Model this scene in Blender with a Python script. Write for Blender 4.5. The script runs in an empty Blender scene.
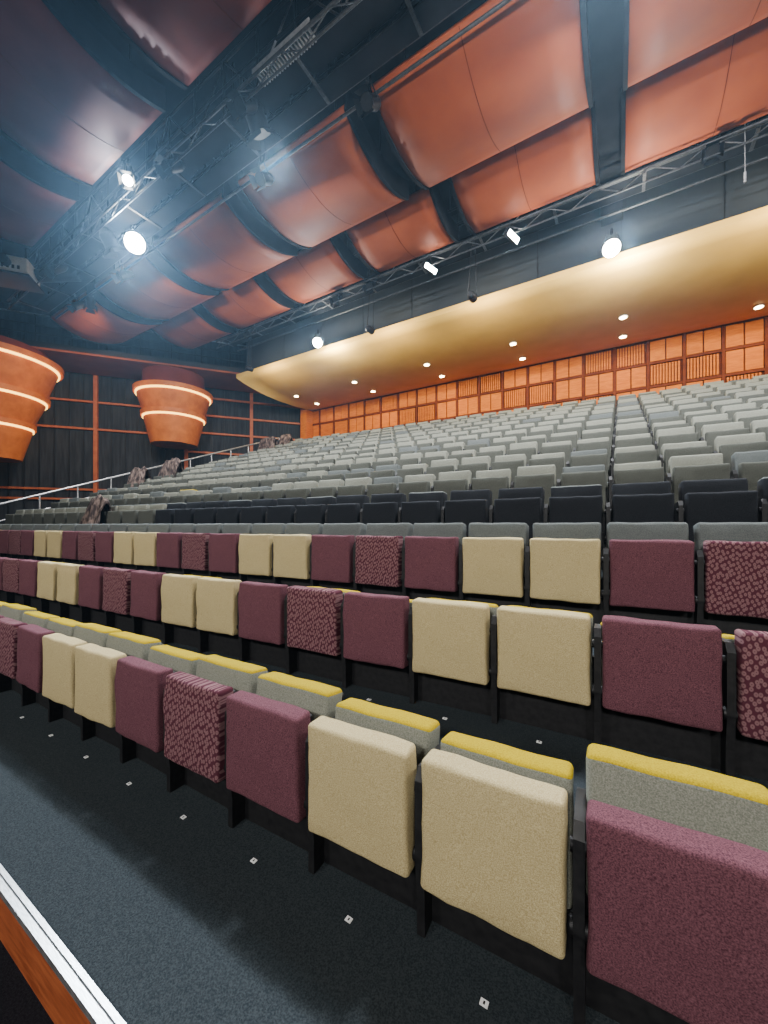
import bpy, math, random
from mathutils import Vector, Matrix, noise
random.seed(4)
CAMZ=1.82
scene=bpy.context.scene
# ---------------------------------------------------------------- materials
def newmat(name):
    m=bpy.data.materials.new(name); m.use_nodes=True
    nt=m.node_tree; b=nt.nodes['Principled BSDF']; return m,nt,b
def N(nt,t,**kw):
    n=nt.nodes.new(t)
    for k,v in kw.items(): setattr(n,k,v)
    return n
def noisy(name,c1,c2,scale=20,rough=.8,metal=0,bump=.0,bscale=None,detail=4,spec=.3,lo=.35,hi=.65,stretch=None):
    m,nt,b=newmat(name)
    tc=N(nt,'ShaderNodeTexCoord'); mp=N(nt,'ShaderNodeMapping')
    nt.links.new(tc.outputs['Object'],mp.inputs['Vector'])
    if stretch: mp.inputs['Scale'].default_value=stretch
    nz=N(nt,'ShaderNodeTexNoise'); nz.inputs['Scale'].default_value=scale; nz.inputs['Detail'].default_value=detail
    nt.links.new(mp.outputs[0],nz.inputs['Vector'])
    cr=N(nt,'ShaderNodeValToRGB'); cr.color_ramp.elements[0].position=lo; cr.color_ramp.elements[1].position=hi
    cr.color_ramp.elements[0].color=(*c1,1); cr.color_ramp.elements[1].color=(*c2,1)
    nt.links.new(nz.outputs['Fac'],cr.inputs['Fac']); nt.links.new(cr.outputs['Color'],b.inputs['Base Color'])
    b.inputs['Roughness'].default_value=rough; b.inputs['Metallic'].default_value=metal
    b.inputs['Specular IOR Level'].default_value=spec
    if bump>0:
        n2=N(nt,'ShaderNodeTexNoise'); n2.inputs['Scale'].default_value=bscale or scale*2; n2.inputs['Detail'].default_value=3
        nt.links.new(mp.outputs[0],n2.inputs['Vector'])
        bp=N(nt,'ShaderNodeBump'); bp.inputs['Strength'].default_value=bump; bp.inputs['Distance'].default_value=.01
        nt.links.new(n2.outputs['Fac'],bp.inputs['Height']); nt.links.new(bp.outputs[0],b.inputs['Normal'])
    return m
def emis(name,c,s):
    m,nt,b=newmat(name); b.inputs['Base Color'].default_value=(*c,1)
    b.inputs['Emission Color'].default_value=(*c,1); b.inputs['Emission Strength'].default_value=s
    return m
def patterned(name):
    m,nt,b=newmat(name)
    tc=N(nt,'ShaderNodeTexCoord'); mp=N(nt,'ShaderNodeMapping'); mp.inputs['Scale'].default_value=(52,1,36)
    mp.inputs['Rotation'].default_value=(0,.5,0)
    nt.links.new(tc.outputs['Object'],mp.inputs['Vector'])
    v=N(nt,'ShaderNodeTexVoronoi'); v.inputs['Scale'].default_value=1; v.inputs['Randomness'].default_value=.5
    v.voronoi_dimensions='2D'
    sx=N(nt,'ShaderNodeSeparateXYZ'); cx=N(nt,'ShaderNodeCombineXYZ')
    nt.links.new(mp.outputs[0],sx.inputs[0]); nt.links.new(sx.outputs[0],cx.inputs[0]); nt.links.new(sx.outputs[2],cx.inputs[1])
    nt.links.new(cx.outputs[0],v.inputs['Vector'])
    cr=N(nt,'ShaderNodeValToRGB'); e=cr.color_ramp.elements
    e[0].position=.0; e[0].color=(.11,.046,.055,1)
    e[1].position=.08; e[1].color=(.11,.046,.055,1)
    a=e.new(.14); a.color=(.175,.095,.10,1); a=e.new(.36); a.color=(.155,.078,.085,1); a=e.new(.44); a.color=(.062,.017,.027,1)
    nt.links.new(v.outputs['Distance'],cr.inputs['Fac']); nt.links.new(cr.outputs['Color'],b.inputs['Base Color'])
    b.inputs['Roughness'].default_value=.95; b.inputs['Specular IOR Level'].default_value=.1
    return m
M={}
M['cream']=noisy('fabric_cream',(.30,.235,.115),(.48,.395,.215),260,.95,bump=.35,bscale=320,spec=.1)
M['maroon']=noisy('fabric_maroon',(.050,.017,.025),(.155,.064,.08),230,.95,bump=.35,bscale=320,spec=.1,lo=.3,hi=.7)
M['pattern']=patterned('fabric_leaf_pattern')
M['gray']=noisy('fabric_sage_gray',(.13,.135,.11),(.23,.235,.195),220,.95,bump=.3,bscale=300,spec=.1)
M['gray2']=noisy('fabric_slate_gray',(.07,.08,.08),(.12,.13,.125),220,.95,bump=.3,bscale=300,spec=.1)
M['cushgray']=noisy('fabric_gray_shaded',(.05,.053,.045),(.09,.093,.08),220,.95,bump=.3,bscale=300,spec=.1)  # gray cushion fabric darkened to paint in the shade below the backs
M['dark']=noisy('fabric_charcoal',(.007,.008,.011),(.018,.02,.024),220,.9,bump=.2,bscale=300,spec=.15)
M['yellow']=noisy('fabric_yellow_piping',(.27,.19,.002),(.40,.29,.006),200,.9,bump=.3,bscale=300,spec=.1)
M['black']=noisy('black_plastic',(.005,.005,.006),(.011,.011,.012),30,.55,spec=.3)
M['blackmetal']=noisy('black_painted_steel',(.006,.006,.007),(.012,.012,.014),40,.5,metal=.3)
M['trussgrey']=noisy('dull_grey_steel',(.04,.042,.046),(.07,.072,.078),20,.5,metal=.5)
M['carpet']=noisy('carpet_slate',(.017,.022,.026),(.038,.046,.051),180,1,bump=.5,bscale=400,spec=.05,detail=8)
M['carpetlow']=noisy('carpet_charcoal',(.008,.008,.011),(.02,.02,.025),150,1,bump=.5,bscale=300,spec=.05)
M['alu']=noisy('aluminium_nosing',(.45,.45,.44),(.7,.7,.69),25,.35,metal=.9,stretch=(1,12,1))
M['redwood']=noisy('stained_timber_fascia',(.20,.045,.015),(.34,.09,.03),6,.5,stretch=(1,8,8))
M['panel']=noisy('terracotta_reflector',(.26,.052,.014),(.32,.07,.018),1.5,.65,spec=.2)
M['paneldark']=noisy('shaded_terracotta_reflector',(.13,.024,.016),(.17,.032,.022),1.5,.7,spec=.12)  # reflector terracotta with dimmer light painted into its colour
M['ceilblack']=noisy('ceiling_black_paint',(.005,.006,.008),(.010,.011,.014),3,.95,spec=.1)
M['wallblack']=noisy('wall_charcoal_cloth',(.014,.016,.02),(.032,.035,.04),2,.9,stretch=(5,5,.5))
M['bulk']=noisy('bulkhead_dark_paint',(.022,.026,.03),(.028,.032,.037),1,.8)
M['orange']=noisy('orange_painted_timber',(.46,.11,.005),(.60,.16,.008),4,.55,stretch=(1,1,6),spec=.1)
M['oranged']=noisy('orange_timber_frame',(.10,.017,.002),(.15,.028,.003),5,.6,spec=.1)
M['rail_orange']=noisy('orange_wall_batten',(.34,.08,.03),(.45,.12,.04),4,.6)
M['soffit']=noisy('mustard_plaster',(.62,.375,.07),(.69,.43,.09),1.2,.6,spec=.2)
M['steel']=noisy('galvanised_steel',(.35,.36,.37),(.5,.5,.5),20,.4,metal=.8)
M['lgrey']=noisy('light_grey_metal',(.2,.21,.22),(.3,.3,.32),15,.5)
M['offwhite']=noisy('off_white_casing',(.5,.48,.44),(.6,.58,.54),10,.6)
M['conew']=noisy('terracotta_cone',(.50,.12,.014),(.64,.17,.022),3,.55)
M['glow']=emis('warm_led_strip',(1,.55,.1),6)
M['lamp']=emis('lamp_lens_white',(1,.97,.9),200)
M['lampwarm']=emis('downlight_lens_warm',(1,.72,.35),60)
M['white']=noisy('white_label',(.75,.75,.75),(.85,.85,.85),30,.5)
M['plaid']=noisy('brown_plaid_wool',(.025,.016,.015),(.17,.12,.10),9,.95,bump=.4,bscale=60,lo=.42,hi=.62,stretch=(2,2,.7))
# ---------------------------------------------------------------- mesh builder
class MB:
    def __init__(s): s.v=[];s.f=[];s.m=[];s.sm=[];s.mats=[]
    def mi(s,k):
        if k not in s.mats: s.mats.append(k)
        return s.mats.index(k)
    def add(s,vs,fs,k,smooth=False,Mx=None,matfn=None):
        o=len(s.v)
        for p in vs:
            p=Vector(p); s.v.append(tuple(Mx@p) if Mx else tuple(p))
        for f in fs:
            kk=k
            if matfn:
                c=sum((Vector(vs[i]) for i in f),Vector())/len(f); kk=matfn(c) or k
            s.f.append([i+o for i in f]); s.m.append(s.mi(kk)); s.sm.append(smooth)
    def box(s,lo,hi,k,Mx=None):
        x0,y0,z0=lo;x1,y1,z1=hi
        vs=[(x0,y0,z0),(x1,y0,z0),(x1,y1,z0),(x0,y1,z0),(x0,y0,z1),(x1,y0,z1),(x1,y1,z1),(x0,y1,z1)]
        s.add(vs,[(0,3,2,1),(4,5,6,7),(0,1,5,4),(1,2,6,5),(2,3,7,6),(3,0,4,7)],k,False,Mx)
    def tube(s,p,q,r,k,seg=8,r2=None,caps=True):
        p=Vector(p);q=Vector(q);d=(q-p)
        if d.length<1e-6:return
        d.normalize();a=d.orthogonal().normalized();b=d.cross(a);r2=r if r2 is None else r2
        vs=[];fs=[]
        for i in range(seg):
            t=2*math.pi*i/seg;o=a*math.cos(t)+b*math.sin(t)
            vs.append(p+o*r);vs.append(q+o*r2)
        for i in range(seg):
            j=(i+1)%seg;fs.append((2*i,2*j,2*j+1,2*i+1))
        s.add(vs,fs,k,True)
        if caps:
            s.add([vs[2*i] for i in range(seg)],[tuple(reversed(range(seg)))],k)
            s.add([vs[2*i+1] for i in range(seg)],[tuple(range(seg))],k)
    def rbox(s,dims,r,k,Mx,bulge=0,nz=0,seed=0,matfn=None,n=8):
        hx,hy,hz=[d/2 for d in dims]
        def ax(h,m):
            l=[-h,-h+r*.3,-h+r*.65,-h+r];i=[-h+r+(2*h-2*r)*t/m for t in range(1,m)]
            return l+i+[-a for a in reversed(l)]
        X=ax(hx,n);Y=ax(hy,2);Z=ax(hz,n)
        vs=[];fs=[];idx={}
        def vid(p):
            key=tuple(round(c,5) for c in p)
            if key not in idx: idx[key]=len(vs);vs.append(p)
            return idx[key]
        def quad(a,b,c,d): fs.append((vid(a),vid(b),vid(c),vid(d)))
        for i in range(len(X)-1):
            for j in range(len(Z)-1):
                quad((X[i],-hy,Z[j]),(X[i+1],-hy,Z[j]),(X[i+1],-hy,Z[j+1]),(X[i],-hy,Z[j+1]))
                quad((X[i],hy,Z[j+1]),(X[i+1],hy,Z[j+1]),(X[i+1],hy,Z[j]),(X[i],hy,Z[j]))
            for j in range(len(Y)-1):
                quad((X[i],Y[j],hz),(X[i+1],Y[j],hz),(X[i+1],Y[j+1],hz),(X[i],Y[j+1],hz))
                quad((X[i],Y[j+1],-hz),(X[i+1],Y[j+1],-hz),(X[i+1],Y[j],-hz),(X[i],Y[j],-hz))
        for i in range(len(Y)-1):
            for j in range(len(Z)-1):
                quad((-hx,Y[i+1],Z[j]),(-hx,Y[i],Z[j]),(-hx,Y[i],Z[j+1]),(-hx,Y[i+1],Z[j+1]))
                quad((hx,Y[i],Z[j]),(hx,Y[i+1],Z[j]),(hx,Y[i+1],Z[j+1]),(hx,Y[i],Z[j+1]))
        mats=[None]*len(fs)
        if matfn:
            for q,f in enumerate(fs):
                c=sum((Vector(vs[i]) for i in f),Vector())/4; mats[q]=matfn(c)
        out=[]
        for p in vs:
            p=Vector(p)
            c=Vector((max(-hx+r,min(hx-r,p.x)),max(-hy+r,min(hy-r,p.y)),max(-hz+r,min(hz-r,p.z))))
            d=p-c
            if d.length>1e-7:
                k2=r if d.length>=r else max(d.length,min(r,max(abs(d.x),abs(d.y),abs(d.z))))
                p=c+d.normalized()*k2
            if bulge and p.y<0:
                w=(1-(p.x/hx)**4)*(1-(p.z/hz)**4); p.y-=bulge*max(0,w)
            if nz:
                q=Vector((p.x*7+seed*9,p.y*7,p.z*7)); p+=Vector((noise.noise(q),noise.noise(q+Vector((5,1,2))),noise.noise(q+Vector((1,7,3)))))*nz
                q=q*2.6; p.y+=noise.noise(q)*nz*.5
            out.append(tuple(p))
        o=len(s.m)
        s.add(out,fs,k,True,Mx)
        for q,mm in enumerate(mats):
            if mm: s.m[o+q]=s.mi(mm)
    def mesh(s,name):
        me=bpy.data.meshes.new(name);me.from_pydata(s.v,[],s.f)
        for k in s.mats: me.materials.append(M[k])
        me.polygons.foreach_set('material_index',s.m);me.polygons.foreach_set('use_smooth',s.sm);me.update();return me
    def obj(s,name,parent=None):
        o=bpy.data.objects.new(name,s.mesh(name));scene.collection.objects.link(o)
        if parent:o.parent=parent
        return o
T=Matrix.Translation
def R(a,ax): return Matrix.Rotation(a,4,ax)
# ---------------------------------------------------------------- seating geometry
PITCH=.525; X0=-.615; NR=15
XS=[-.010,-.005,.008]+[0]*12
Y0=[1.255,2.23,3.1]+[3.1+.9*(n-2) for n in range(3,NR)]
FL=[-1.53,-1.16,-.79,-.42]+[-.42+.335*(n-3) for n in range(4,NR)]
def slope(n): return .035 if n==0 else .06
def rowY(n,X): return Y0[n]+slope(n)*X
def edge(n,X): return .595+.02*X if n==0 else rowY(n,X)-.47
XL,XR=-14.9,7.8
LOW=-CAMZ
mb=MB(); xs=[XL+(XR-XL)*i/20 for i in range(21)]
YB=15.85
def prof(X):
    pts=[(edge(0,X),LOW),(edge(0,X),FL[0])]
    for n in range(1,NR):
        pts+= [(edge(n,X),FL[n-1]),(edge(n,X),FL[n])]
    pts+=[(YB,FL[-1]),(YB,LOW)]
    return pts
P=[prof(x) for x in xs]; L=len(P[0])
vs=[(x,p[0],p[1]) for x,pp in zip(xs,P) for p in pp]
mb.v+=vs
for j in range(L-1):
    key='redwood' if j==0 else ('carpet' if j%2==1 else 'black')
    if j==L-2: key='black'
    for i in range(20):
        mb.f.append([i*L+j,(i+1)*L+j,(i+1)*L+j+1,i*L+j+1]); mb.m.append(mb.mi(key)); mb.sm.append(False)
for e,rev in ((0,False),(20,True)):
    f=[e*L+j for j in range(L)]
    mb.f.append(f if rev else f[::-1]); mb.m.append(mb.mi('black')); mb.sm.append(False)
mb.obj('tiered_seating_platform')
mb=MB()
for i in range(20):
    a,b=xs[i],xs[i+1]
    for n in range(NR):
        w=.045 if n==0 else .03
        z=FL[n]; ya,yb=edge(n,a),edge(n,b)
        k='alu' if n==0 else 'blackmetal'
        v=[(a,ya-.03,z-.02),(b,yb-.03,z-.02),(b,yb+w-.03,z-.02),(a,ya+w-.03,z-.02),(a,ya-.03,z+.008),(b,yb-.03,z+.008),(b,yb+w-.03,z+.008),(a,ya+w-.03,z+.008)]
        mb.add(v,[(4,5,6,7),(0,1,5,4),(2,3,7,6)],k)
        if n==0:
            mb.add([(a,ya-.006,z+.010),(b,yb-.006,z+.010),(b,yb-.002,z+.010),(a,ya-.002,z+.010)],[(0,1,2,3)],'black')
mb.obj('stair_nosing_trim')
def seat_mesh(name,cush,back,top,btop,seed,bw):
    mb=MB()
    w=.472 if bw>.46 else .45; th=.10
    Mc=T((-.012,.052,.458))@R(math.radians(-2+(seed%3)*1.2),'X')@R(math.radians((seed%2)*1.0-.5),'Z')
    mb.rbox((w,th,.460),.018,cush,Mc,bulge=.010,nz=.008,seed=seed,n=10)
    mb.rbox((w-.04,.03,.40),.012,'black',T((-.012,.118,.455)),n=3)
    bh=.44; tilt=math.radians(-9)
    Mb=T((-.012,.24,btop-bh/2+.006))@R(tilt,'X')
    def mf(c): return top if c.z>bh/2-.0155 else None
    mb.rbox((bw,.13,bh),.024,back,Mb,bulge=.006,nz=.005,seed=seed+3,matfn=mf)
    mb.rbox((bw-.02,.03,bh-.08),.012,'black',T((-.012,.32,btop-bh/2))@R(tilt,'X'),n=3)
    x=PITCH/2-.006
    pr=[(.05,.0),(.05,.14),(.03,.30),(.03,.585),(.06,.625),(.27,.60),(.33,.50),(.31,.25),(.25,.0)]
    vs=[(x-.016,a,b) for a,b in pr]+[(x+.016,a,b) for a,b in pr]; n=len(pr)
    mb.add(vs,[tuple(range(n)),tuple(reversed(range(n,2*n)))]+[(i,i+n,(i+1)%n+n,(i+1)%n) for i in range(n)],'black')
    mb.tube((x-.026,.06,.30),(x+.026,.06,.30),.03,'blackmetal',10)
    mb.tube((x-.026,.07,.54),(x+.026,.07,.54),.022,'blackmetal',10)
    mb.box((-PITCH/2,.13,.0),(PITCH/2,.16,.26),'black')  # black panel added to stand in for the shade under the seat
    return mb.mesh(name)
cols=['cream','maroon','pattern','maroon','cream']
cache={}
def get(cush,back,top,bt,seed,bw=.485):
    k=(cush,back,top,bt,seed,bw)
    if k not in cache: cache[k]=seat_mesh('theater_seat_mesh',*k)
    return cache[k]
def place(me,name,n,k,parent=None):
    X=X0+XS[n]+PITCH*(k+.5); o=bpy.data.objects.new(name,me); scene.collection.objects.link(o)
    o.location=(X,rowY(n,X),FL[n]); o.rotation_euler=(0,0,math.atan(slope(n))+(random.uniform(-.02,.02)))
    if parent:o.parent=parent
    return o
for n in range(NR):
    par=None
    if n>3:
        par=bpy.data.objects.new('theater_seat_row',None); scene.collection.objects.link(par)
    for k in range(-24,15):
        sd=random.randint(0,5)
        if n<3:
            c=cols[k%5]
            if n==0: bt={0:.655,-1:.68,-2:.71}.get(k,.75 if k>0 else random.choice([.70,.72]))
            elif n==1: bt=random.choice([.61,.625,.65])
            else: bt=.80
            place(get(c,'gray' if n<2 else 'gray2','yellow' if n<2 else 'gray2',bt,sd%(6 if n==0 else 3)),'theater_seat',n,k)
        elif n==3:
            dk=k>-13
            place(get('dark' if dk else 'cushgray','dark' if dk else 'gray','dark' if dk and k%3 else 'gray2',.80,sd%3,.45),'theater_seat',n,k)
        else:
            g='gray2' if (random.random()<.08 or (n==4 and random.random()<.3)) else 'gray'
            tp='yellow' if random.random()<.006 else g
            place(get('cushgray',g,tp,random.choice([.775,.80,.815]),sd%3,.445),'seat',n,k,par)
mb=MB()
for n in range(0,3):
    for k in range(-24,15):
        X=X0+PITCH*(k+.5)-.02; y=rowY(n,X)-.03
        mb.box((X-.013,y-.010,FL[n]+.001),(X+.013,y+.010,FL[n]+.004),'white')
        mb.box((X-.003,y-.005,FL[n]+.004),(X+.003,y+.005,FL[n]+.0045),'black')
mb.obj('floor_seat_number_labels')
mb=MB(); prev=None
for n in range(3,NR):
    y=rowY(n,-14.1)+.1; p=Vector((-14.1,y,FL[n]+.95))
    mb.tube((p.x,y,FL[n]),p,.02,'steel')
    if prev: mb.tube(prev,p,.03,'steel'); mb.tube(prev-Vector((0,0,.45)),p-Vector((0,0,.45)),.016,'steel')
    prev=p
p0=Vector((-14.1,rowY(3,-14.1)+.1,FL[3]+.95)); q0=p0+Vector((-.2,-1.8,-.75))
mb.tube(p0,q0,.03,'steel'); mb.tube(q0,(q0.x,q0.y,LOW),.02,'steel')
mb.obj('aisle_handrail')
def coat(name,c,w,h,seed):
    mb=MB(); A,B=26,22; vs=[];fs=[]
    for side in (0,1):
        off=.035*side
        for j in range(B+1):
            t=j/B
            for i in range(A+1):
                u=i/A*2-1
                s=t*2-1
                wid=w*(1+.22*abs(s))*(.5)*(1-.12*noise.noise(Vector((t*3,seed,0))))
                x=u*wid
                fold=.05*math.sin(u*9+seed+s*1.5)*abs(s)+.05*noise.noise(Vector((u*2,t*4,seed)))
                lift=h*(1-abs(s)**1.6)+.07*noise.noise(Vector((u*2.5,t*2,seed+4)))
                if abs(u)>.7: lift-=.10*(abs(u)-.7)/.3
                y=s*.17+fold*(1 if s>0 else -1)
                vs.append((c[0]+x,c[1]+y*(1+off*3),c[2]+lift+off))
    K=(A+1)*(B+1)
    for side in (0,1):
        for j in range(B):
            for i in range(A):
                a=side*K+j*(A+1)+i; f=(a,a+1,a+A+2,a+A+1); fs.append(f if side else f[::-1])
    mb.add(vs,fs,'plaid',True); mb.obj(name)
for i,(n,X,w_,h_) in enumerate([(3,-8.75,.62,.66),(6,-12.7,.85,.66),(7,-12.5,.85,.70),(12,-13.0,.85,.68),(13,-12.9,.7,.62)]):
    coat('draped_coat',(X,rowY(n,X)+(.0 if n==3 else .2),FL[n]+.36+(-.08 if n==3 else .14)),w_,h_,i*3.3)
# ---------------------------------------------------------------- room shell
def quadwall(name,a,b,z0,z1,k,t=.2):
    a=Vector((*a,0));b=Vector((*b,0));d=(b-a).normalized();nn=Vector((d.y,-d.x,0))*t
    mb=MB(); vs=[(*(a.xy),z0),(*(b.xy),z0),(*((b-nn).xy),z0),(*((a-nn).xy),z0)]
    vs+=[(v[0],v[1],z1) for v in vs]
    mb.add(vs,[(0,3,2,1),(4,5,6,7),(0,1,5,4),(1,2,6,5),(2,3,7,6),(3,0,4,7)],k); return mb.obj(name)
TOP=9.8
P2=Vector((-15.0,16.0)); wd=Vector((-.616,-.788)); wn=Vector((.788,-.616))
P1=P2+wd*18
mb=MB(); mb.box((-28,-11,LOW-.1),(10,17,LOW),'carpetlow'); mb.obj('floor')
mb=MB(); mb.box((-28,-11,TOP),(10,17,TOP+.1),'ceilblack'); mb.obj('ceiling')
quadwall('wall_left',tuple(P1),tuple(P2),LOW,TOP,'wallblack')
quadwall('wall_left_front',(P1.x,-11),tuple(P1),LOW,TOP,'wallblack')
quadwall('wall_back',tuple(P2),(8,16),LOW,TOP,'oranged')
quadwall('wall_right',(8,16),(8,-11),LOW,TOP,'wallblack')
quadwall('wall_front',(8,-11),(P1.x,-11),LOW,TOP,'wallblack')
mb=MB(); zt=6.30; zb=FL[-1]
W=.98
cols_n=int((7.9+14.9)/W)
hs=[zt-.80*i for i in range(0,5)]
for i in range(cols_n+1):
    xx=-14.9+i*W
    mb.box((xx-.04,15.87,zb),(xx+.04,16.0,zt),'oranged')
for z in hs: mb.box((-14.9,15.88,z-.04),(7.9,16.0,z+.04),'oranged')
for i in range(cols_n):
    xx=-14.9+i*W
    for j in range(4):
        if (i*2+j)%5 in (0,3):
            ns=10
            for s in range(ns):
                x0=xx+.08+s*(W-.16)/ns
                mb.box((x0,15.9,hs[j+1]+.07),(x0+.05,15.99,hs[j]-.07),'orange')
        else:
            mb.box((xx+.06,15.9,hs[j+1]+.06),(xx+W/2-.02,15.99,hs[j]-.06),'orange')
            mb.box((xx+W/2+.02,15.9,hs[j+1]+.06),(xx+W-.06,15.99,hs[j]-.06),'orange')
mb.obj('timber_wall_panelling')
mb=MB(); mb.box((-14.75,15.3,zb),(-14.35,15.8,6.2),'orange'); mb.obj('orange_column')
mb=MB()
pf=[(10.95,6.62),(10.95,6.46),(11.3,6.36),(11.9,6.25),(12.6,6.17),(13.4,6.13),(14.3,6.14),(15.2,6.20),(15.84,6.28),(15.84,6.75)]
xa,xb=-14.4,7.95; vs=[];fs=[];S=24
for i in range(S+1):
    x=xa+(xb-xa)*i/S
    for y,z in pf: vs.append((x,y,z))
n=len(pf)
for i in range(S):
    for j in range(n): fs.append((i*n+j,i*n+(j+1)%n,(i+1)*n+(j+1)%n,(i+1)*n+j))
fs.append(tuple(range(n)));fs.append(tuple(reversed(range(S*n,S*n+n))))
mb.add(vs,fs,'soffit',True)
so=mb.obj('curved_soffit')
for p in so.data.polygons:
    if len(p.vertices)>4 or abs(p.normal.z)<.2 or max(v for v in [so.data.vertices[i].co.z for i in p.vertices])>6.6: p.use_smooth=False
mb=MB(); mb.box((-14.4,11.5,6.76),(7.95,11.7,TOP),'bulk')
for x in range(-14,8,2): mb.box((x-.01,11.49,6.76),(x+.01,11.5,TOP),'black')
mb.obj('wall_bulkhead')
def soff(y):
    for (a,b),(c,d) in zip(pf[1:-1],pf[2:-1]):
        if a<=y<=c: return b+(d-b)*(y-a)/(c-a)
    return 6.2
def addlight(kind,name,loc,energy,color,target=None,size=.3,spot=1.2,blend=.6,parent=None,sy=None):
    l=bpy.data.lights.new(name,kind); l.energy=energy; l.color=color
    if kind=='SPOT': l.spot_size=spot; l.spot_blend=blend; l.shadow_soft_size=size
    elif kind=='AREA':
        l.shape='RECTANGLE'; l.size=size; l.size_y=sy or size
    else: l.shadow_soft_size=size
    o=bpy.data.objects.new(name,l); scene.collection.objects.link(o); o.location=loc
    if target is not None:
        o.rotation_euler=(Vector(target)-Vector(loc)).to_track_quat('-Z','Y').to_euler()
    if parent: o.parent=parent
    return o
for yy in (13.3,14.75):
    for xx in (-13.1,-9.7,-6.3,-3.1,.05,3.3,6.5):
        z=soff(yy); mb=MB()
        mb.tube((xx,yy,z-.005),(xx,yy,z-.035),.12,'lgrey',16)
        mb.tube((xx,yy,z-.035),(xx,yy,z-.045),.095,'lampwarm',16)
        o=mb.obj('downlight')
        addlight('SPOT','downlight_bulb',(xx,yy,z-.08),110 if yy<14 else 62,(1,.64,.27),(xx,yy+(.3 if yy<14 else 1.0),3.6 if yy>14 else 0),.06,2.4,1,o)
W4=Matrix(((wd.x,wn.x,0,P2.x),(wd.y,wn.y,0,P2.y),(0,0,1,0),(0,0,0,1)))
mb=MB(); s=.4
while s<18:
    mb.box((s-.02,0,LOW),(s+.02,.05,8.5),'black',W4); s+=.55
mb.obj('wall_cloth_battens')
mb=MB()
for s in (.25,2.9,6.0,9.8,13.6): mb.box((s-.08,.0,LOW),(s+.08,.16,7.0),'rail_orange',W4)
for z in (1.2,1.65,4.48,5.75): mb.box((5.9,.02,z-.045),(18,.13,z+.045),'rail_orange',W4)
for z in (3.7,4.7,5.6,6.5): mb.box((0.1,.02,z-.045),(6.1,.13,z+.045),'rail_orange',W4)
mb.obj('trim_left_wall_rails')
mb=MB()
mb.box((-.0,.18,7.0),(18,2.6,7.08),'panel',W4)
mb.box((-.0,.18,7.08),(18,2.6,7.3),'black',W4)
s=0.3
while s<18:
    mb.tube(W4@Vector((s,2.5,7.3)),W4@Vector((s,2.5,8.4)),.03,'blackmetal'); s+=1.2
for z in (7.65,8.0,8.4): mb.tube(W4@Vector((0,2.5,z)),W4@Vector((18,2.5,z)),.03,'lgrey' if z>8.2 else 'blackmetal')
mb.obj('side_gantry')
def cone(name,cx,cy,tops,zbot,rs,rb):
    mb=MB(); seg=56
    for i,z1 in enumerate(tops):
        last=i==len(tops)-1
        z0=zbot if last else tops[i+1]; r1=rs[i]; r0=rb if last else rs[i+1]*.93
        mb.tube((cx,cy,z0),(cx,cy,z1-.15),r0,'conew',seg,r2=r1*.94)
        mb.tube((cx,cy,z1-.15),(cx,cy,z1-.07),r1*.97,'glow',seg)
        mb.tube((cx,cy,z1-.07),(cx,cy,z1+.12),r1*1.02,'conew',seg,r2=r1*1.03)
    z=tops[0]+.12
    mb.tube((cx,cy,z),(cx,cy,6.98),rs[0]*.8,'paneldark',40,r2=rs[0]*.8)
    return mb.obj(name)
cone('tiered_cone_light_feature',-17.9,10.2,[6.1,5.05],3.75,[1.62,1.34],.98)
cone('tiered_cone_light_feature',-21.15,4.7,[6.45,5.1,3.95],2.6,[2.2,1.78,1.35],.95)
# ---------------------------------------------------------------- ceiling reflectors
def reflector(xl,xr,ya,yb,za,zb_,sag,name='acoustic_reflector_panel',mat='panel'):
    mb=MB(); n=14; m=6; th=.07; vs=[]; fs=[]
    for layer in (0,1):
        for i in range(n+1):
            t=i/n; y=ya+(yb-ya)*t; z=za+(zb_-za)*t-sag*(1-(2*t-1)**2)+layer*th
            for j in range(m+1): vs.append((xl+(xr-xl)*j/m,y,z))
    K=(n+1)*(m+1)
    for i in range(n):
        for j in range(m):
            a=i*(m+1)+j
            fs.append((a,a+m+1,a+m+2,a+1)); fs.append((K+a,K+a+1,K+a+m+2,K+a+m+1))
    for i in range(n):
        a=i*(m+1); fs.append((a,K+a,K+a+m+1,a+m+1)); a+=m; fs.append((a,a+m+1,K+a+m+1,K+a))
    for j in range(m):
        a=j; fs.append((a,a+1,K+a+1,K+a)); a=n*(m+1)+j; fs.append((a,K+a,K+a+1,a+1))
    mb.add(vs,fs,mat,True)
    f=lambda t:(ya+(yb-ya)*t, za+(zb_-za)*t-sag*(1-(2*t-1)**2))
    def strip(xx,w,d0,d1,k):
        for i in range(n):
            (y0,z0),(y1,z1)=f(i/n),f((i+1)/n)
            vv=[(xx,y0,z0+d0),(xx+w,y0,z0+d0),(xx+w,y1,z1+d0),(xx,y1,z1+d0),(xx,y0,z0+d1),(xx+w,y0,z0+d1),(xx+w,y1,z1+d1),(xx,y1,z1+d1)]
            mb.add(vv,[(0,3,2,1),(4,5,6,7),(0,1,5,4),(1,2,6,5),(2,3,7,6),(3,0,4,7)],k)
    strip(xl-.05,.07,-.03,.4,'ceilblack'); strip(xr-.02,.07,-.03,.4,'ceilblack')
    strip((xl+xr)/2-.006,.012,-.004,.0,'oranged')
    for xx in (xl+.5,xr-.5):
        for t in (.15,.85):
            y=ya+(yb-ya)*t; mb.tube((xx,y,za-.1),(xx,y,TOP),.015,'blackmetal',6)
    return mb.obj(name)
def band(gaps,gw,ya,yb,za,zb_,sag,mat='panel'):
    for a,b in zip(gaps[:-1],gaps[1:]): reflector(a+gw/2,b-gw/2,ya,yb,za,zb_,sag,mat=mat)
band([-17.9,-14.4,-10.95,-7.45,-3.95,-.2,3.5,7.6],.55,5.5,7.85,7.5,7.55,.34)
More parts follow.
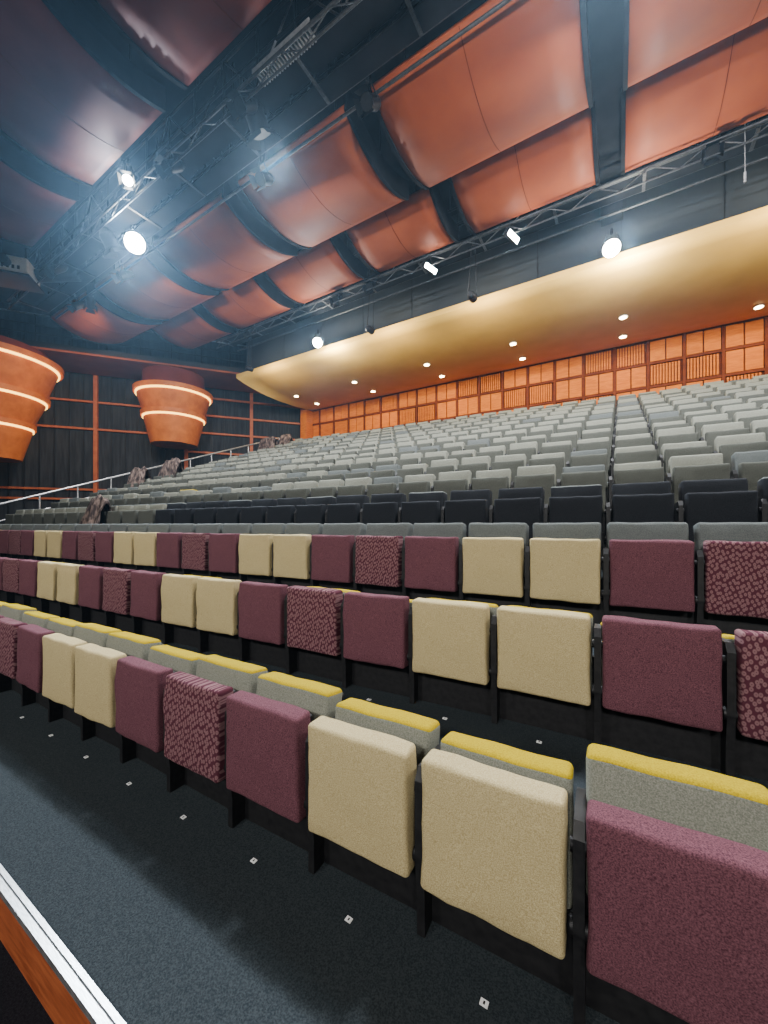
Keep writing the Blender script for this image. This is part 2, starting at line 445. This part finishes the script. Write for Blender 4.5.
band([-15.8,-12.6,-9.4,-6.35,-3.45,-.2,3.2,7.6],.5,7.95,9.65,7.65,7.5,.2)
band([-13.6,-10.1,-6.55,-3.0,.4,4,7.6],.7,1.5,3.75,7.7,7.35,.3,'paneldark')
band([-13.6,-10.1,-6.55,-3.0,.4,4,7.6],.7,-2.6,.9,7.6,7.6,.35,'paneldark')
mb=MB(); mb.box((-.44,1.0,7.7),(.04,11.4,8.3),'ceilblack'); mb.obj('ceiling_beam')
def catwalk(y0,y1,z,xa,xb,name):
    mb=MB()
    for y in (y0,y1):
        for dz in (0,.55,1.05): mb.tube((xa,y,z+dz),(xb,y,z+dz),.03,'blackmetal' if dz else 'trussgrey',8)
        x=xa;i=0
        while x<xb-.01:
            mb.tube((x,y,z),(x,y,z+1.05),.022,'blackmetal',6)
            mb.tube((x,y,z if i%2 else z+1.05),(x+.9,y,z+1.05 if i%2 else z),.018,'lgrey' if i%4==1 else 'trussgrey',6)
            x+=.9;i+=1
    mb.box((xa,y0,z-.03),(xb,y0+(y1-y0)*.42,z+.0),'ceilblack')
    mb.box((xa,y1-(y1-y0)*.42,z-.03),(xb,y1,z+.0),'ceilblack')
    x=xa
    while x<xb: mb.box((x,y0,z-.05),(x+.06,y1,z-.03),'trussgrey'); x+=1.8
    mb.tube((xa,y0-.25,z-.15),(xb,y0-.25,z-.15),.028,'trussgrey',8)
    mb.tube((xa,y1+.2,z-.15),(xb,y1+.2,z-.15),.028,'trussgrey',8)
    x=xa;i=0
    mb.tube((xa,y0-.25,z-.15-.28),(xb,y0-.25,z-.15-.28),.018,'trussgrey',6)
    while x<xb-.5:
        mb.tube((x,y0-.25,z-.15 if i%2 else z-.43),(x+.5,y0-.25,z-.43 if i%2 else z-.15),.012,'trussgrey',6); x+=.5;i+=1
    x=xa+1
    while x<xb:
        for y in (y0,y1): mb.tube((x,y,z+1),(x,y,TOP),.02,'blackmetal',6)
        x+=3
    mb.obj(name)
catwalk(4.45,5.25,7.45,-17,7.5,'lighting_catwalk')
catwalk(9.95,10.5,7.6,-14,7.5,'lighting_catwalk')
catwalk(-4.3,-3.6,7.2,-16,7.5,'lighting_catwalk')
def fixture(name,loc,target,r=.13,L=.42,lit=True,barn=True,matlens='lamp',energy=0,color=(1,.95,.85),spot=1.3,soft=.15,hang=.35):
    loc=Vector(loc); q=(Vector(target)-loc).to_track_quat('-Z','Y').to_matrix().to_4x4(); Mx=T(loc)@q
    mb=MB()
    def tb(a,b,r1,k,seg=16,r2=None,caps=True): mb.tube(Mx@Vector(a),Mx@Vector(b),r1,k,seg,r2,caps)
    tb((0,0,0),(0,0,L*.7),r,'blackmetal'); tb((0,0,L*.7),(0,0,L),r,'blackmetal',16,r*.55)
    tb((0,0,-.03),(0,0,0),r*1.08,'blackmetal')
    tb((0,0,-.035),(0,0,-.03),r*.95,matlens if lit else 'black')
    if barn:
        for a in range(4):
            Rm=Mx@R(a*math.pi/2,'Z')
            vv=[(-r*.8,r,-.03),(r*.8,r,-.03),(r*1.1,r*1.5,-.14),(-r*1.1,r*1.5,-.14)]
            mb.add(vv,[(0,1,2,3),(3,2,1,0)],'black',False,Rm)
    for sx in (-1,1):
        mb.tube(Mx@Vector((sx*r*1.15,0,L*.35)),loc+Vector((0,0,hang))+(Mx.to_3x3()@Vector((sx*r*.5,0,0))),.012,'blackmetal',6)
    mb.tube(loc+Vector((0,0,hang-.02)),loc+Vector((0,0,hang+.1)),.03,'blackmetal',8)
    o=mb.obj(name)
    if energy:
        d=(Vector(target)-loc).normalized()
        addlight('SPOT','fixture_bulb',tuple(loc+d*.22),energy,color,target,soft,spot,.7,o)
    return o
cool=(.68,.84,1.0)
fixture('stage_spotlight',(-10.45,4.95,7.12),(-2.5,-1,1.5),.24,energy=5000,color=cool,spot=1.6,barn=False)
fixture('stage_spotlight',(-8.95,4.1,7.35),(-3,-1,1),.10,.25,energy=1200,color=cool)
fixture('stage_spotlight',(-.19,10.4,6.45),(-.1,3,1.0),.19,energy=900,color=cool,spot=2.2,barn=False)
fixture('stage_spotlight',(-9.2,10.4,6.5),(-5,2,1),.17,energy=800,color=cool,spot=2.2,barn=False)
addlight('POINT','spotlight_spill',(.15,10.55,6.15),560,(1,.95,.82),None,.08)
addlight('POINT','spotlight_spill',(-8.9,10.55,6.17),430,(1,.95,.82),None,.08)
for i,x in enumerate([-15,-13.3,-12,-7.6,-6.2,-5.4,-3.6,-2.2,1,2.3,4.4]):
    fixture('stage_spotlight',(x,4.2 if i%2 else 5.3,7.0 if i%3 else 7.05),(x+random.uniform(-1,1),-3,0),.11,lit=False)
for i,x in enumerate([-12,-7.8,-6.5,1.5,3.8]):
    fixture('stage_spotlight',(x,9.7,7.25),(x+random.uniform(-1,1),2,0),.11,lit=False)
def flood(x,y,z,rz):
    mb=MB(); Mx=T((x,y,z))@R(rz,'Z')@R(math.radians(35),'X')
    mb.rbox((.50,.12,.16),.02,'blackmetal',Mx,n=3)
    mb.box((-.22,-.075,-.055),(.22,-.064,.055),'lamp',Mx)
    for sx in (-.27,.27): mb.tube(Mx@Vector((sx,0,0)),Vector((x,y,z+.35)),.012,'blackmetal',6)
    mb.obj('linear_floodlight')
flood(-2.31,9.75,7.15,1.3); flood(-4.54,9.75,7.15,1.3)
mb=MB(); mb.box((-5.1,4.22,7.40),(-3.9,4.44,7.44),'black')
for i in range(20):
    x=-5.08+i*.059; mb.box((x,4.21,7.34),(x+.02,4.43,7.40),'lgrey')
mb.box((-5.12,4.19,7.34),(-3.88,4.21,7.42),'lgrey'); mb.obj('ventilation_louvre')
# white-cased projector with black ducting, hung at the end of the catwalk
mb=MB(); Mx=T((-14.7,3.75,7.25))@R(.9,'Z')
mb.rbox((.95,.75,.42),.05,'offwhite',Mx,n=3)
mb.tube(Mx@Vector((0,-.37,0)),Mx@Vector((0,-.55,0)),.13,'black',16)
for s in range(6): mb.box((-.35+s*.12,-.385,-.15),(-.29+s*.12,-.375,-.05),'black',Mx)
for sx in (-.3,.3): mb.tube(Mx@Vector((sx,0,.2)),Mx@Vector((sx,0,2.5)),.03,'blackmetal')
mb.rbox((1.1,.9,.06),.02,'blackmetal',Mx@T((0,0,-.3)),n=3)
mb.tube(Mx@Vector((.5,.1,0)),Mx@Vector((1.5,.1,.25)),.17,'black',16); mb.tube(Mx@Vector((1.5,.1,.25)),Mx@Vector((1.6,.1,2.5)),.17,'black',16)
mb.obj('ceiling_projector')
mb=MB(); mb.tube((2.0,9.8,TOP),(2.0,9.8,6.7),.006,'lgrey',6); mb.tube((2.0,9.8,6.7),(2.0,9.8,6.5),.02,'lgrey',10); mb.obj('hanging_microphone')
# ---------------------------------------------------------------- stage wash lights (over the stage, behind the camera)
for x,e in ((-9,1500),(-4,1500),(.5,1500),(5,1500)):
    o=fixture('stage_wash_light',(x,-7.0,4.6),(x*.7-1,4,-.3),.2)
    addlight('SPOT','wash_bulb',(x,-6.7,4.5),e*1.25,(1,.97,.92),(x*.8-1,5,-.9),.5,1.25,.9,parent=o)
for x,e in ((-11,750),(-5.5,850),(0,1000),(5,1000)):
    o=fixture('house_light',(x,4.7,7.05),(x,9,0),.18,lit=False)
    addlight('AREA','house_bulb',(x,4.9,6.75),e,(.95,.97,1),(x-.5,7.5,0),.6,sy=.4,parent=o)
for x,e in ((-1,850),(4.2,950)):  # added fill lamps that brighten the ceiling reflectors
    o=fixture('added_ceiling_fill',(x,1.6,5.2),(x-.5,6.6,7.3),.15,hang=2)
    addlight('SPOT','added_ceiling_fill_bulb',(x,1.75,5.25),e,(1,.93,.85),(x-.5,6.8,7.3),.2,1.9,1,parent=o)
for x in (-12,-6.5,-3.3,3,6.2):  # added fill lamps with dark lenses, only there to brighten the soffit
    o=fixture('added_soffit_fill',(x,9.8,5.95),(x,14,6.2),.1,.25,lit=False,hang=1.4,barn=False)
    addlight('SPOT','added_soffit_fill_bulb',(x,9.95,5.9),380,(1,.86,.58),(x,14.2,6.2),.15,2.2,1,parent=o)
o=fixture('stage_spotlight',(-14.4,5.5,7.0),(-20.5,8,5),.12,lit=False)  # extra fixture, added to carry the fill light on the cones
addlight('SPOT','added_cone_fill',(-14.55,5.55,6.95),800,(1,.75,.45),(-20.5,7.5,5),.2,1.5,.9,parent=o)
w=bpy.data.worlds.new('World'); scene.world=w; w.use_nodes=True; nt=w.node_tree
nt.nodes['Background'].inputs[0].default_value=(.05,.07,.1,1); nt.nodes['Background'].inputs[1].default_value=.5
# thin haze in the hall air, also standing in for lens glare
vsn=N(nt,'ShaderNodeVolumeScatter')
vsn.inputs['Color'].default_value=(.45,.72,1,1); vsn.inputs['Density'].default_value=.0014; vsn.inputs['Anisotropy'].default_value=.76
nt.links.new(vsn.outputs[0],nt.nodes['World Output'].inputs['Volume'])
cam=bpy.data.cameras.new('camera'); co=bpy.data.objects.new('camera',cam); scene.collection.objects.link(co)
cam.sensor_fit='VERTICAL'; cam.sensor_height=36; cam.lens=13.5; cam.shift_y=13/1024; cam.clip_start=.05
co.location=(0,0,0); co.rotation_euler=(math.radians(90),0,math.radians(31.7)); scene.camera=co
for o in scene.objects:
    if o.parent is None: o.location.z+=CAMZ
